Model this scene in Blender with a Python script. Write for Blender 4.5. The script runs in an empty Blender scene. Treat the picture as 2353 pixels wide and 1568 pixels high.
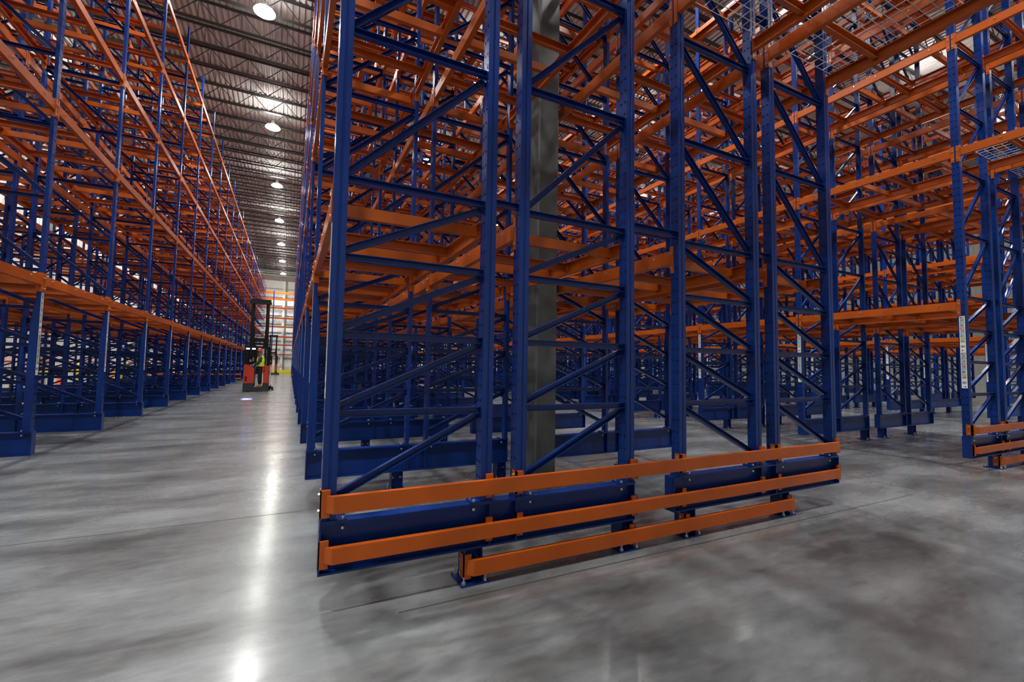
import bpy, bmesh, math, random
from mathutils import Vector, Matrix
random.seed(7)
scene = bpy.context.scene
COL = scene.collection
R = math.radians

# ------------------------------------------------------------------ camera
CAM_H = 1.38
F_PX = 1021.745
YAW, PITCH, ROLL = R(26.4956), R(3.28844), R(0.944764)
fwd = Vector((math.sin(YAW) * math.cos(PITCH), math.cos(YAW) * math.cos(PITCH), math.sin(PITCH)))
right0 = Vector((math.cos(YAW), -math.sin(YAW), 0))
up0 = right0.cross(fwd)
CR = right0 * math.cos(ROLL) + up0 * math.sin(ROLL)
CU = up0 * math.cos(ROLL) - right0 * math.sin(ROLL)
cam_data = bpy.data.cameras.new('camera')
cam_data.sensor_width = 36.0
cam_data.lens = 36.0 * F_PX / 2353.0
cam_data.clip_start = 0.05
cam_data.clip_end = 300
cam = bpy.data.objects.new('camera', cam_data)
COL.objects.link(cam)
cam.matrix_world = Matrix(((CR.x, CU.x, -fwd.x, 0), (CR.y, CU.y, -fwd.y, 0), (CR.z, CU.z, -fwd.z, CAM_H), (0, 0, 0, 1)))
scene.camera = cam


def project(x, y, z):
    v = Vector((x, y, z - CAM_H))
    d = v.dot(fwd)
    if d < 0.3:
        return None
    return 1176.5 + F_PX * v.dot(CR) / d, 784 - F_PX * v.dot(CU) / d, d


# ------------------------------------------------------------------ world and exposure
world = bpy.data.worlds.new('world')
scene.world = world
world.use_nodes = True
world.node_tree.nodes['Background'].inputs[0].default_value = (0.55, 0.6, 0.7, 1)
world.node_tree.nodes['Background'].inputs[1].default_value = 0.0
scene.view_settings.view_transform = 'Standard'
scene.view_settings.look = 'None'
scene.view_settings.gamma = 1
scene.view_settings.use_curve_mapping = False
scene.view_settings.exposure = -0.85
LAMP_W = 900.0
LENS_E = 210.0


# ------------------------------------------------------------------ helpers
class MB:
    """collects faces; build() links them as one mesh object"""

    def __init__(s):
        s.v, s.f, s.m = [], [], []

    def face(s, pts, m=0):
        n = len(s.v)
        s.v.extend([tuple(p) for p in pts])
        s.f.append(tuple(range(n, n + len(pts))))
        s.m.append(m)

    def box(s, x0, x1, y0, y1, z0, z1, m=0):
        n = len(s.v)
        s.v += [(x0, y0, z0), (x1, y0, z0), (x1, y1, z0), (x0, y1, z0), (x0, y0, z1), (x1, y0, z1), (x1, y1, z1), (x0, y1, z1)]
        for q in ((0, 3, 2, 1), (4, 5, 6, 7), (0, 1, 5, 4), (1, 2, 6, 5), (2, 3, 7, 6), (3, 0, 4, 7)):
            s.f.append(tuple(n + i for i in q))
            s.m.append(m)

    def sweep(s, prof, a, b, u, w, m=0, caps=True):
        """closed 2-D profile extruded from a to b; u and w are the profile axes"""
        a, b, u, w = Vector(a), Vector(b), Vector(u), Vector(w)
        n = len(s.v)
        k = len(prof)
        for p in (a, b):
            for (i, j) in prof:
                s.v.append(tuple(p + u * i + w * j))
        for i in range(k):
            j = (i + 1) % k
            s.f.append((n + i, n + j, n + k + j, n + k + i))
            s.m.append(m)
        if caps:
            s.f.append(tuple(n + i for i in reversed(range(k))))
            s.f.append(tuple(n + k + i for i in range(k)))
            s.m += [m, m]

    def cyl(s, a, b, r, n=10, m=0, r2=None, caps=True):
        a, b = Vector(a), Vector(b)
        d = (b - a).normalized()
        u = d.orthogonal().normalized()
        w = d.cross(u)
        r2 = r if r2 is None else r2
        k = len(s.v)
        for (p, rr) in ((a, r), (b, r2)):
            for i in range(n):
                t = 2 * math.pi * i / n
                s.v.append(tuple(p + (u * math.cos(t) + w * math.sin(t)) * rr))
        for i in range(n):
            j = (i + 1) % n
            s.f.append((k + i, k + j, k + n + j, k + n + i))
            s.m.append(m)
        if caps:
            s.f.append(tuple(k + i for i in reversed(range(n))))
            s.f.append(tuple(k + n + i for i in range(n)))
            s.m += [m, m]

    def lathe(s, prof, c, n=20, m=0):
        k = len(s.v)
        c = Vector(c)
        for (r, z) in prof:
            for i in range(n):
                t = 2 * math.pi * i / n
                s.v.append((c.x + r * math.cos(t), c.y + r * math.sin(t), c.z + z))
        for a in range(len(prof) - 1):
            for i in range(n):
                j = (i + 1) % n
                s.f.append((k + a * n + i, k + a * n + j, k + (a + 1) * n + j, k + (a + 1) * n + i))
                s.m.append(m)

    def mesh(s, name, mats, smooth=False):
        me = bpy.data.meshes.new(name)
        me.from_pydata(s.v, [], s.f)
        for m in (mats if isinstance(mats, (list, tuple)) else [mats]):
            me.materials.append(m)
        me.polygons.foreach_set('material_index', s.m)
        if smooth:
            me.polygons.foreach_set('use_smooth', [True] * len(s.f))
        me.update()
        return me

    def build(s, name, mats, parent=None, loc=(0, 0, 0), smooth=False):
        return link(name, s.mesh(name, mats, smooth), parent, loc)


def link(name, me, parent=None, loc=(0, 0, 0)):
    o = bpy.data.objects.new(name, me)
    COL.objects.link(o)
    o.location = loc
    if parent:
        o.parent = parent
    return o


def tag(o, label=None, cat=None, group=None, kind=None):
    if label:
        o['label'] = label
    if cat:
        o['category'] = cat
    if group:
        o['group'] = group
    if kind:
        o['kind'] = kind
    return o


def empty(name, loc, label, cat, group=None):
    o = bpy.data.objects.new(name, None)
    COL.objects.link(o)
    o.location = loc
    o.empty_display_size = 0.1
    return tag(o, label, cat, group)


def copy_tree(src, parent=None):
    c = src.copy()
    COL.objects.link(c)
    c.parent = parent
    for ch in list(src.children):
        copy_tree(ch, c)
    return c


def cprof(h, w, t):
    """C-section: web at u=0, flanges towards +u; height along w axis, centred"""
    a = h / 2
    return [(0, -a), (w, -a), (w, -a + t), (t, -a + t), (t, a - t), (w, a - t), (w, a), (0, a)]


def bolt(mb, p, axis, r=0.011, h=0.012, m=0):
    p = Vector(p)
    mb.cyl(p, p + Vector(axis) * h, r, 6, m)


# ------------------------------------------------------------------ materials
def mat(name, col, rough=0.5, metal=0.0, var=0.0, scale=6.0, bump=0.0, bscale=200.0, emit=0.0, ecol=None, coat=0.0, spec=0.5, rvar=0.0):
    m = bpy.data.materials.new(name)
    m.use_nodes = True
    nt = m.node_tree
    b = nt.nodes['Principled BSDF']
    b.inputs['Base Color'].default_value = (*col, 1)
    b.inputs['Roughness'].default_value = rough
    b.inputs['Metallic'].default_value = metal
    b.inputs['Specular IOR Level'].default_value = spec
    b.inputs['Coat Weight'].default_value = coat
    b.inputs['Coat Roughness'].default_value = 0.12
    if emit:
        b.inputs['Emission Color'].default_value = (*(ecol or col), 1)
        b.inputs['Emission Strength'].default_value = emit
    if var or rvar or bump:
        g = nt.nodes.new('ShaderNodeNewGeometry')
    if var:
        n = nt.nodes.new('ShaderNodeTexNoise')
        n.inputs['Scale'].default_value = scale
        n.inputs['Detail'].default_value = 5
        nt.links.new(g.outputs['Position'], n.inputs['Vector'])
        r = nt.nodes.new('ShaderNodeValToRGB')
        r.color_ramp.elements[0].position = 0.3
        r.color_ramp.elements[1].position = 0.7
        r.color_ramp.elements[0].color = (*[c * (1 - var) for c in col], 1)
        r.color_ramp.elements[1].color = (*[min(1, c * (1 + var)) for c in col], 1)
        nt.links.new(n.outputs['Fac'], r.inputs['Fac'])
        nt.links.new(r.outputs['Color'], b.inputs['Base Color'])
        if rvar:
            q = nt.nodes.new('ShaderNodeMapRange')
            q.inputs['To Min'].default_value = rough - rvar
            q.inputs['To Max'].default_value = rough + rvar
            nt.links.new(n.outputs['Fac'], q.inputs['Value'])
            nt.links.new(q.outputs['Result'], b.inputs['Roughness'])
    if bump:
        n2 = nt.nodes.new('ShaderNodeTexNoise')
        n2.inputs['Scale'].default_value = bscale
        n2.inputs['Detail'].default_value = 2
        nt.links.new(g.outputs['Position'], n2.inputs['Vector'])
        bp = nt.nodes.new('ShaderNodeBump')
        bp.inputs['Strength'].default_value = bump
        bp.inputs['Distance'].default_value = 0.002
        nt.links.new(n2.outputs['Fac'], bp.inputs['Height'])
        nt.links.new(bp.outputs['Normal'], b.inputs['Normal'])
    return m


BLUE = mat('blue_paint', (0.0012, 0.022, 0.150), 0.27, var=0.12, scale=3.0, bump=0.25, bscale=260, spec=0.32)
ORANGE = mat('orange_paint', (0.40, 0.072, 0.002), 0.36, var=0.12, scale=4.0, spec=0.42)
ZINC = mat('zinc_bolt', (0.62, 0.62, 0.60), 0.28, metal=0.9)
WIRE = mat('galvanised_wire', (0.62, 0.62, 0.62), 0.35, metal=0.8)
HOLE_SHADE = mat('painted_hole_shade', (0.004, 0.006, 0.015), 0.9)  # shade inside the hollow posts, put into the colour
WHITE = mat('white_label', (0.82, 0.82, 0.80), 0.5)
BLACK = mat('black_print', (0.012, 0.012, 0.012), 0.6)
GREEN = mat('green_print', (0.03, 0.33, 0.06), 0.5)
RED = mat('red_print', (0.5, 0.015, 0.03), 0.5)
LBLUE = mat('light_blue_print', (0.05, 0.28, 0.75), 0.5)
YELLOW = mat('yellow_paint', (0.80, 0.66, 0.012), 0.5, var=0.05)
GREYP = mat('grey_print', (0.25, 0.25, 0.26), 0.6)
COLUMN = mat('grey_steel_column', (0.075, 0.079, 0.080), 0.45, var=0.35, scale=3.5, rvar=0.1)
JOIST = mat('dark_joist_paint', (0.022, 0.020, 0.020), 0.55)
TRUCK_RED = mat('truck_red', (0.50, 0.035, 0.012), 0.4, var=0.05)
TRUCK_BLACK = mat('truck_black', (0.006, 0.006, 0.006), 0.6, var=0.1, spec=0.25)
TRUCK_GREY = mat('truck_charcoal', (0.02, 0.021, 0.022), 0.55, var=0.1)
STEEL = mat('worn_steel', (0.35, 0.34, 0.33), 0.4, metal=0.8)


def deck_material():
    m = mat('roof_deck', (0.35, 0.33, 0.325), 0.55, var=0.12, scale=1.2)
    return m


def wall_material():
    m = mat('white_wall_panel', (0.74, 0.74, 0.70), 0.5, var=0.05, scale=0.8)
    return m


def floor_material():
    m = bpy.data.materials.new('polished_concrete')
    m.use_nodes = True
    nt = m.node_tree
    N, L = nt.nodes, nt.links
    b = N['Principled BSDF']
    g = N.new('ShaderNodeNewGeometry')
    mp = N.new('ShaderNodeMapping')
    mp.inputs['Scale'].default_value = (0.6, 1.5, 1.0)
    mp.inputs['Rotation'].default_value = (0, 0, R(6))
    L.new(g.outputs['Position'], mp.inputs['Vector'])
    n1 = N.new('ShaderNodeTexNoise')
    n1.inputs['Scale'].default_value = 1.1
    n1.inputs['Detail'].default_value = 9
    n1.inputs['Roughness'].default_value = 0.54
    n1.inputs['Distortion'].default_value = 0.25
    L.new(mp.outputs['Vector'], n1.inputs['Vector'])
    n2 = N.new('ShaderNodeTexNoise')
    n2.inputs['Scale'].default_value = 14
    n2.inputs['Detail'].default_value = 6
    L.new(mp.outputs['Vector'], n2.inputs['Vector'])
    mx = N.new('ShaderNodeMath')
    mx.operation = 'MULTIPLY_ADD'
    mx.inputs[1].default_value = 0.25
    L.new(n2.outputs['Fac'], mx.inputs[0])
    L.new(n1.outputs['Fac'], mx.inputs[2])
    r = N.new('ShaderNodeValToRGB')
    e = r.color_ramp.elements
    e[0].position, e[0].color = 0.44, (0.050, 0.052, 0.054, 1)
    e[1].position, e[1].color = 0.82, (0.225, 0.236, 0.245, 1)
    k = e.new(0.60)
    k.color = (0.124, 0.129, 0.133, 1)
    L.new(mx.outputs[0], r.inputs['Fac'])
    L.new(r.outputs['Color'], b.inputs['Base Color'])
    q = N.new('ShaderNodeMapRange')
    q.inputs['From Min'].default_value = 0.35
    q.inputs['From Max'].default_value = 0.75
    q.inputs['To Min'].default_value = 0.36
    q.inputs['To Max'].default_value = 0.24
    L.new(mx.outputs[0], q.inputs['Value'])
    L.new(q.outputs['Result'], b.inputs['Roughness'])
    b.inputs['Coat Weight'].default_value = 0.5
    b.inputs['Coat Roughness'].default_value = 0.155
    b.inputs['Specular IOR Level'].default_value = 0.45
    bp = N.new('ShaderNodeBump')
    bp.inputs['Strength'].default_value = 0.12
    bp.inputs['Distance'].default_value = 0.01
    n3 = N.new('ShaderNodeTexNoise')
    n3.inputs['Scale'].default_value = 5
    n3.inputs['Detail'].default_value = 6
    L.new(g.outputs['Position'], n3.inputs['Vector'])
    L.new(n3.outputs['Fac'], bp.inputs['Height'])
    L.new(bp.outputs['Normal'], b.inputs['Normal'])
    return m


FLOOR = floor_material()
DECK = deck_material()
WALL = wall_material()
JOINT = mat('floor_joint_filler', (0.035, 0.033, 0.03), 0.8)

# ------------------------------------------------------------------ the setting
X_L, X_R, Y_N, Y_F = -11.3, 46.0, -9.0, 65.5
Z_JB, Z_JT, Z_DK = 12.75, 13.45, 13.5

f = MB()
f.box(X_L - .3, X_R + .3, Y_N - .3, Y_F + .3, -0.25, 0.0)
tag(f.build('floor', FLOOR), kind='structure')

j = MB()
for y in (-4.9, 4.66, 12.3, 19.9, 27.5, 35.1, 42.7, 50.3, 57.9):
    j.box(X_L, X_R, y - .006, y + .006, 0.0, 0.0008)
for x in (-7.9, -0.6 - 7.3 + 14.6, 14.3, 22.0, 29.7):
    j.box(x - .005, x + .005, Y_N, Y_F, 0.0, 0.0008)
j.box(0.6, 6.4, 2.555, 2.567, 0.0, 0.0008)
tag(j.build('trim_1', JOINT), kind='structure')

c = MB()
x = X_L
pitch = 0.19
while x < X_R:                                # ribbed roof deck, ribs along the aisles
    a, b2, c2, d = x, x + .075, x + .095, x + .17
    e = x + pitch
    z0, z1 = Z_DK, Z_DK + .05
    for (p, q, zp, zq) in ((a, b2, z0, z0), (b2, c2, z0, z1), (c2, d, z1, z1), (d, e, z1, z0)):
        c.face([(p, Y_N, zp), (p, Y_F, zp), (q, Y_F, zq), (q, Y_N, zq)])
    x = e
c.box(X_L - .3, X_R + .3, Y_N - .3, Y_F + .3, Z_DK + .055, Z_DK + .2)
tag(c.build('ceiling', DECK), kind='structure')


def panel_wall(name, a, b, nrm, z0=0.0, z1=Z_DK + .055):
    """ribbed metal wall panels between two floor points, ribs pointing along nrm"""
    w = MB()
    a, b, nrm = Vector((*a, 0)), Vector((*b, 0)), Vector((*nrm, 0))
    ln = (b - a).length
    d = (b - a) / ln
    n = int(ln / 0.3)
    st = ln / n
    for i in range(n):
        p0 = a + d * (st * i)
        pts = [(0, 0), (st - .07, 0), (st - .05, .025), (st - .02, .025), (st, 0)]
        for k in range(4):
            s0 = p0 + d * pts[k][0] + nrm * pts[k][1]
            s1 = p0 + d * pts[k + 1][0] + nrm * pts[k + 1][1]
            w.face([(s0.x, s0.y, z0), (s1.x, s1.y, z0), (s1.x, s1.y, z1), (s0.x, s0.y, z1)])
    for k in (0,):
        p, q = a - nrm * .02, b - nrm * .02
        p2, q2 = a - nrm * .2, b - nrm * .2
        w.face([(p.x, p.y, z0), (p2.x, p2.y, z0), (p2.x, p2.y, z1), (p.x, p.y, z1)])
        w.face([(q.x, q.y, z0), (q2.x, q2.y, z0), (q2.x, q2.y, z1), (q.x, q.y, z1)])
        w.face([(p2.x, p2.y, z0), (q2.x, q2.y, z0), (q2.x, q2.y, z1), (p2.x, p2.y, z1)])
    return tag(w.build(name, WALL), kind='structure')


panel_wall('wall_back', (X_L, Y_F), (X_R, Y_F), (0, -1))
panel_wall('wall_left', (X_L, Y_N), (X_L, Y_F), (1, 0))
panel_wall('wall_right', (X_R, Y_F), (X_R, Y_N), (-1, 0))
panel_wall('wall_front', (X_R, Y_N), (X_L, Y_N), (0, 1))
h = MB()
h.box(X_L, X_R, Y_F - .35, Y_F - .03, 12.15, 12.7)
tag(h.build('trim_2', mat('beige_header', (0.26, 0.22, 0.19), 0.6)), kind='structure')

gm = MB()
for z in (1.9, 3.1, 4.2, 5.3, 6.4, 7.5, 8.8, 9.9, 11.0):
    gm.box(X_L, X_R, Y_F - .09, Y_F - .028, z, z + .09)
tag(gm.build('trim_3', mat('grey_girt', (0.30, 0.31, 0.30), 0.6)), kind='structure')

# roof joists: open-web trusses across the hall
jm = MB()
JX0, JX1 = X_L + .05, X_R - .05


def joist_meshes():
    t = MB()
    for s in (-1, 1):
        t.sweep([(0, 0), (.055, 0), (.055, .007), (.007, .007), (.007, .055), (0, .055)], (JX0, s * .012, Z_JT), (JX1, s * .012, Z_JT), (0, s, 0), (0, 0, -1))
    bt = MB()
    for s in (-1, 1):
        bt.sweep([(0, 0), (.06, 0), (.06, .007), (.007, .007), (.007, .06), (0, .06)], (JX0, s * .012, Z_JB), (JX1, s * .012, Z_JB), (0, s, 0), (0, 0, 1))
    w = MB()
    x = JX0
    k = 0
    st = 0.62
    while x + st < JX1:
        a, b = (Z_JB + .02, Z_JT - .02) if k % 2 == 0 else (Z_JT - .02, Z_JB + .02)
        w.sweep([(-.012, -.012), (.012, -.012), (.012, .012), (-.012, .012)], (x, 0, a), (x + st, 0, b), (0, 1, 0), Vector((-(b - a), 0, st)).normalized(), caps=False)
        if k % 2 == 0:
            w.sweep([(-.009, -.009), (.009, -.009), (.009, .009), (-.009, .009)], (x + st, 0, Z_JB + .02), (x + st, 0, Z_JT - .02), (1, 0, 0), (0, 1, 0), caps=False)
        x += st
        k += 1
    return t.mesh('top_chord', JOIST), bt.mesh('bottom_chord', JOIST), w.mesh('web', JOIST)


ORD = ['first', 'second', 'third', 'fourth', 'fifth', 'sixth', 'seventh', 'eighth', 'ninth', 'tenth', 'eleventh', 'twelfth', 'thirteenth',
       'fourteenth', 'fifteenth', 'sixteenth', 'seventeenth', 'eighteenth', 'nineteenth', 'twentieth', 'twenty-first', 'twenty-second', 'twenty-third',
       'twenty-fourth', 'twenty-fifth', 'twenty-sixth', 'twenty-seventh', 'twenty-eighth', 'twenty-ninth', 'thirtieth'] + ['row %d' % i for i in range(31, 60)]
jt, jb, jw = joist_meshes()
tens = ['', 'thirtieth', 'fortieth', 'fiftieth']


def ordn(i):
    if i < 30:
        return ORD[i]
    u = (i + 1) % 10
    t = {3: 'thirt', 4: 'fort', 5: 'fift', 6: 'sixt'}[(i + 1) // 10]
    if u == 0:
        return t + 'ieth'
    return t + 'y-' + ORD[u - 1]


i = 0
y = 3.1
while y < Y_F - .6:
    t = empty('roof_joist', (0, y, 0), 'dark open-web roof joist across the ceiling, %s joist from the camera' % ordn(i), 'roof joist', 'roof joists under the deck')
    link('top_chord', jt, t)
    link('bottom_chord', jb, t)
    link('web', jw, t)
    y += 1.3
    i += 1

# ------------------------------------------------------------------ high-bay lamps
LAMP_X = [-9.0, -1.15, 6.25, 13.9, 21.3, 29.0]
LAMP_Z = 12.4
LENS = mat('glowing_lens', (1, 1, 1), 0.4, emit=LENS_E, ecol=(1.0, 1.0, 0.93))
HOUSING = mat('lamp_housing', (0.55, 0.55, 0.55), 0.4, metal=0.6)
hm = MB()
hm.lathe([(0.0, .34), (.07, .33), (.09, .18), (.12, .14), (.19, .11)], (0, 0, 0), 18)
lm = MB()
lm.lathe([(.19, .11), (.27, .06), (.31, .0), (.28, -.02), (0.0, -.03)], (0, 0, 0), 22)
hk = MB()
hk.cyl((0, 0, .33), (0, 0, Z_DK - LAMP_Z), .012, 8)
hmm, lmm, hkm = hm.mesh('lamp_housing', HOUSING, True), lm.mesh('lens', LENS, True), hk.mesh('suspension_rod', HOUSING)
AISLE = ['aisle left of the left rack', 'open centre aisle', 'aisle right of the centre rack', 'second aisle to the right', 'third aisle to the right', 'fourth aisle to the right']
ldat = bpy.data.lights.new('high_bay_light', 'AREA')
ldat.shape = 'DISK'
ldat.size = 0.6
ldat.energy = LAMP_W
ldat.color = (0.985, 1.0, 0.975)
ldat.spread = R(126)
for li, lx in enumerate(LAMP_X):
    for k in range(-1, 8):
        ly = 7.85 + 7.7 * k
        t = empty('high_bay_lamp', (lx, ly, LAMP_Z), 'glowing round high-bay lamp over the %s, %s from the camera' % (AISLE[li], ORD[k + 1]), 'lamp', 'high-bay lamps under the roof')
        link('lamp_housing', hmm, t)
        link('lens', lmm, t)
        link('suspension_rod', hkm, t)
        lo = bpy.data.objects.new('high_bay_light', ldat)
        COL.objects.link(lo)
        lo.location = (lx, ly, LAMP_Z - .04)

# ------------------------------------------------------------------ upright frames
PW, PD = 0.078, 0.088
PS = 0.039                                   # width of a single post; a doubled one is PW
Z_IB, Z_IT, Z_TOP = 0.206, 0.489, 10.4
ZB = [1.09, 1.55, 2.01, 2.48, 3.40, 4.33, 5.26, 6.19, 7.12, 8.05, 8.98, 9.91]
LEV = [2.41, 4.64, 6.33, 7.95, 9.6]
BEAM_H, BEAM_W = 0.115, 0.05
# two kinds of frame: the aisle at its left end, or at its right end
KIND = {
    'L': dict(length=2.263, posts=[.006, .963, 1.222, 2.184], feet=[.92, 2.18], aisle=0, low=(0, 2)),
    'R': dict(length=2.385, posts=[.072, 1.055, 1.333, 2.288], feet=[.175, 1.455], aisle=3, low=(1, 3)),
}


def post_x(K, q, first):
    """left edge and width of a post: doubled on the frames at the rack ends, single elsewhere"""
    p = KIND[K]['posts'][q]
    if first:
        return p, PW
    return (p, PS) if q in (0, 2) else (p + PW - PS, PS)


def holed_post(PW):
    """hollow post with two columns of punched holes on its side faces, the doubled one with a groove down front and back; the foot at z=0"""
    m = MB()
    z0, z1 = 0.012, Z_TOP - Z_IT
    w, d = PW, PD / 2
    P = 0.1
    n = int((z1 - z0) / P)
    hr = .0105
    for sx in (0, w):
        for i in range(n):
            a, b = z0 + i * P, z0 + (i + 1) * P
            for ci, yc in enumerate((-d / 2, d / 2)):
                ya, yb = (-d, 0) if ci == 0 else (0, d)
                zc = (a + b) / 2
                ring = [(yc + hr * math.cos(t), zc + hr * math.sin(t)) for t in [math.pi * (k + .5) / 4 * 1.0 for k in range(8)]]
                corners = [(yb, zc), (yb, b), (yc, b), (ya, b), (ya, zc), (ya, a), (yc, a), (yb, a)]
                # ring point k lies between directions k*45deg+22.5; use corner midpoints accordingly
                for k in range(8):
                    k2 = (k + 1) % 8
                    o1, o2 = corners[k], corners[k2]
                    r1, r2 = ring[(k - 1) % 8], ring[k]
                    q = [(sx, o1[0], o1[1]), (sx, o2[0], o2[1]), (sx, r2[0], r2[1]), (sx, r1[0], r1[1])]
                    m.face(q if sx else q[::-1])
        zt = z0 + n * P
        m.face([(sx, -d, zt), (sx, d, zt), (sx, d, z1), (sx, -d, z1)])
        xi = .004 if sx == 0 else w - .004
        m.face([(xi, -d + .003, z0), (xi, d - .003, z0), (xi, d - .003, z1), (xi, -d + .003, z1)], 1)  # near-black sheet behind the holes, painted to stand in for the shade inside
    g0, g1, gd = w * .5 - .004, w * .5 + .004, .006
    for s in (-1, 1):
        y0, y1 = s * d, s * (d - gd)
        prof = [(0, y0), (g0 - .003, y0), (g0, y1), (g1, y1), (g1 + .003, y0), (w, y0)]
        if PW < .05:
            prof = [(0, y0), (w, y0)]
        for k in range(len(prof) - 1):
            p, q = prof[k], prof[k + 1]
            m.face([(p[0], p[1], z0), (q[0], q[1], z0), (q[0], q[1], z1), (p[0], p[1], z1)])
    m.face([(0, -d, z1), (w, -d, z1), (w, d, z1), (0, d, z1)])
    return m.mesh('post', [BLUE, HOLE_SHADE])


def post_foot(PW):
    """base plate of a post with a bolt at each side"""
    m = MB()
    m.box(-.004, PW + .06, -.056, .056, 0.001, .012)
    for (bx, by) in ((PW + .04, -.034), (PW + .04, .034)):
        bolt(m, (bx, by, .012), (0, 0, 1), .010, .014, 1)
        bolt(m, (bx, by, -.03), (0, 0, -1), .010, .015, 1)
    return m.mesh('base_plate', [BLUE, ZINC])


def base_beam(K):
    m = MB()
    L = KIND[K]['length']
    hf, tf, tw = .052, .012, .008
    m.box(0, L, -hf, hf, Z_IT - tf, Z_IT)
    m.box(0, L, -hf, hf, Z_IB, Z_IB + tf)
    m.box(.01, L - .01, -tw / 2, tw / 2, Z_IB + tf, Z_IT - tf)
    for s in (0, L - .01):
        m.box(s, s + .01, -hf, hf, Z_IB + tf, Z_IT - tf)
    ps = KIND[K]['posts']
    for q in (1, 2):
        xs = ps[q] + (PW - .012 if q == 1 else .0)
        for s in (-1, 1):
            m.box(xs, xs + .012, min(s * tw / 2, s * (hf - .004)), max(s * tw / 2, s * (hf - .004)), Z_IB + tf, Z_IT - tf)
    return m.mesh('base_beam', [BLUE, ZINC])


def foot_meshes():
    a = MB()
    # short I-section pedestal
    for s in (-1, 1):
        a.box(s * .058 - .005, s * .058 + .005, -.055, .055, .012, Z_IB)
    a.box(-.053, .053, -.004, .004, .012, Z_IB)
    for s in (-1, 1):
        bolt(a, (s * .040, -.004, .14), (0, -1, 0), .011, .014, 1)
    p = MB()
    p.box(-.095, .095, -.10, .10, 0.0005, .012)
    for (sx, sy) in ((-1, -1), (1, -1), (-1, 1), (1, 1)):
        bolt(p, (sx * .072, sy * .08, .012), (0, 0, 1), .015, .014, 1)
        p.cyl((sx * .072, sy * .08, .026), (sx * .072, sy * .08, .055), .006, 6, 1)
    return a.mesh('pedestal', [BLUE, ZINC]), p.mesh('base_plate', [BLUE, ZINC])


def brace_mesh(dx, dz, name):
    m = MB()
    d = Vector((dx, 0, dz))
    n = Vector((-dz, 0, dx)).normalized()
    m.sweep(cprof(.043, .036, .004), (0, 0, 0), d, (0, -1, 0), n)
    return m.mesh(name, [BLUE])


def reinforcement(side):
    """extra leg welded behind the aisle post below the first level, cut off at a slant on top"""
    m = MB()
    zt = LEV[0] - BEAM_H - .16 - Z_IT
    a, b = (PS + .0005, PW) if side == 'L' else (-.0005, PS - PW)
    d = PD / 2 - .002
    pr = [(a, .014), (b, .014), (b, zt - .28), (a, zt)]
    for s in (-d, d):
        m.face([(p[0], s, p[1]) for p in pr])
    for k in range(4):
        p, q = pr[k], pr[(k + 1) % 4]
        m.face([(p[0], -d, p[1]), (q[0], -d, q[1]), (q[0], d, q[1]), (p[0], d, p[1])])
    return m.mesh('reinforcement', [BLUE])


SEG = {  # seven-segment-like strokes drawn as small bars: x0,x1,y0,y1 in a unit cell
    'a': (.1, .9, .86, 1), 'b': (.74, .9, .5, 1), 'c': (.74, .9, 0, .5), 'd': (.1, .9, 0, .14), 'e': (.1, .26, 0, .5), 'f': (.1, .26, .5, 1), 'g': (.1, .9, .43, .57)}
DIG = {'1': 'bc', '2': 'abged', '3': 'abgcd', '4': 'fgbc', '5': 'afgcd', '6': 'afgedc'}


def label_strip(side, wpost):
    """tall location label on the aisle face of a post: coloured bands, digits, bar codes and arrows"""
    m = MB()
    rnd = random.Random(3)
    W, H2 = .062, 1.02
    mats = [WHITE, BLACK, GREEN, RED, LBLUE, YELLOW, GREYP]
    sx = -1 if side == 'L' else 1
    x0 = 0 if side == 'L' else wpost

    def r(y0, y1, z0, z1, mi, lift):
        xx = x0 + sx * (.0012 + lift)
        # width coordinate runs left to right as seen from the aisle
        a, b = (W / 2 - y0, W / 2 - y1) if side == 'L' else (y0 - W / 2, y1 - W / 2)
        m.face([(xx, a, z0), (xx, b, z0), (xx, b, z1), (xx, a, z1)], mi)

    xa, xb = sorted((x0 + sx * .0002, x0 + sx * .0011))
    m.box(xa, xb, -W / 2, W / 2, 0, H2, 0)
    for half in range(2):
        zt = H2 - half * H2 / 2 - .012
        ch = (H2 / 2 - .06) / 6
        for ci in range(6):
            z1 = zt - ci * ch
            mi = (1, 2, 3, 4, 5, 0)[ci]
            band = .024
            dig = '654321'[ci]
            if mi:
                r(.006, W - .006, z1 - band, z1, mi, .0003)
                r(.026, W - .010, z1 - band * .75, z1 - band * .3, 6 if mi == 5 else 0, .0006)
            for sgm in DIG[dig]:
                a = SEG[sgm]
                r(.008 + a[0] * .012, .008 + a[1] * .012, z1 - band + .003 + a[2] * .018, z1 - band + .003 + a[3] * .018, 0 if mi in (1, 2, 3, 4) else 1, .0008)
            yy = .009
            while yy < W - .012:          # bar code
                ww = rnd.choice((.0012, .002, .0032))
                r(yy, yy + ww, z1 - ch + .013, z1 - band - .005, 1, .0003)
                yy += ww + rnd.choice((.0014, .0022))
            if mi:
                r(.006, W - .006, z1 - ch + .004, z1 - ch + .0085, mi, .0003)
        za = H2 / 2 * (1 - half) + .022
        dirn = -1 if half == 0 else 1
        r(.016, W - .016, za - .002, za + .002, 1, .0003)
        for k in range(4):
            t = .004 + k * .0035
            yb = (.016 + k * .003) if dirn < 0 else (W - .019 - k * .003)
            r(yb, yb + .003, za - t, za + t, 1, .0004)
    return m.mesh('label_strip', mats)


POST_M = {True: holed_post(PW), False: holed_post(PS)}
PFOOT_M = {True: post_foot(PW), False: post_foot(PS)}
PED_M, PEDPL_M = foot_meshes()
BASE_M = {k: base_beam(k) for k in KIND}
REINF_M = {k: reinforcement(k) for k in KIND}
LAB_M = {(k, fr): label_strip(k, PW if fr else PS) for k in KIND for fr in (True, False)}
BR_M = {}


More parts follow.
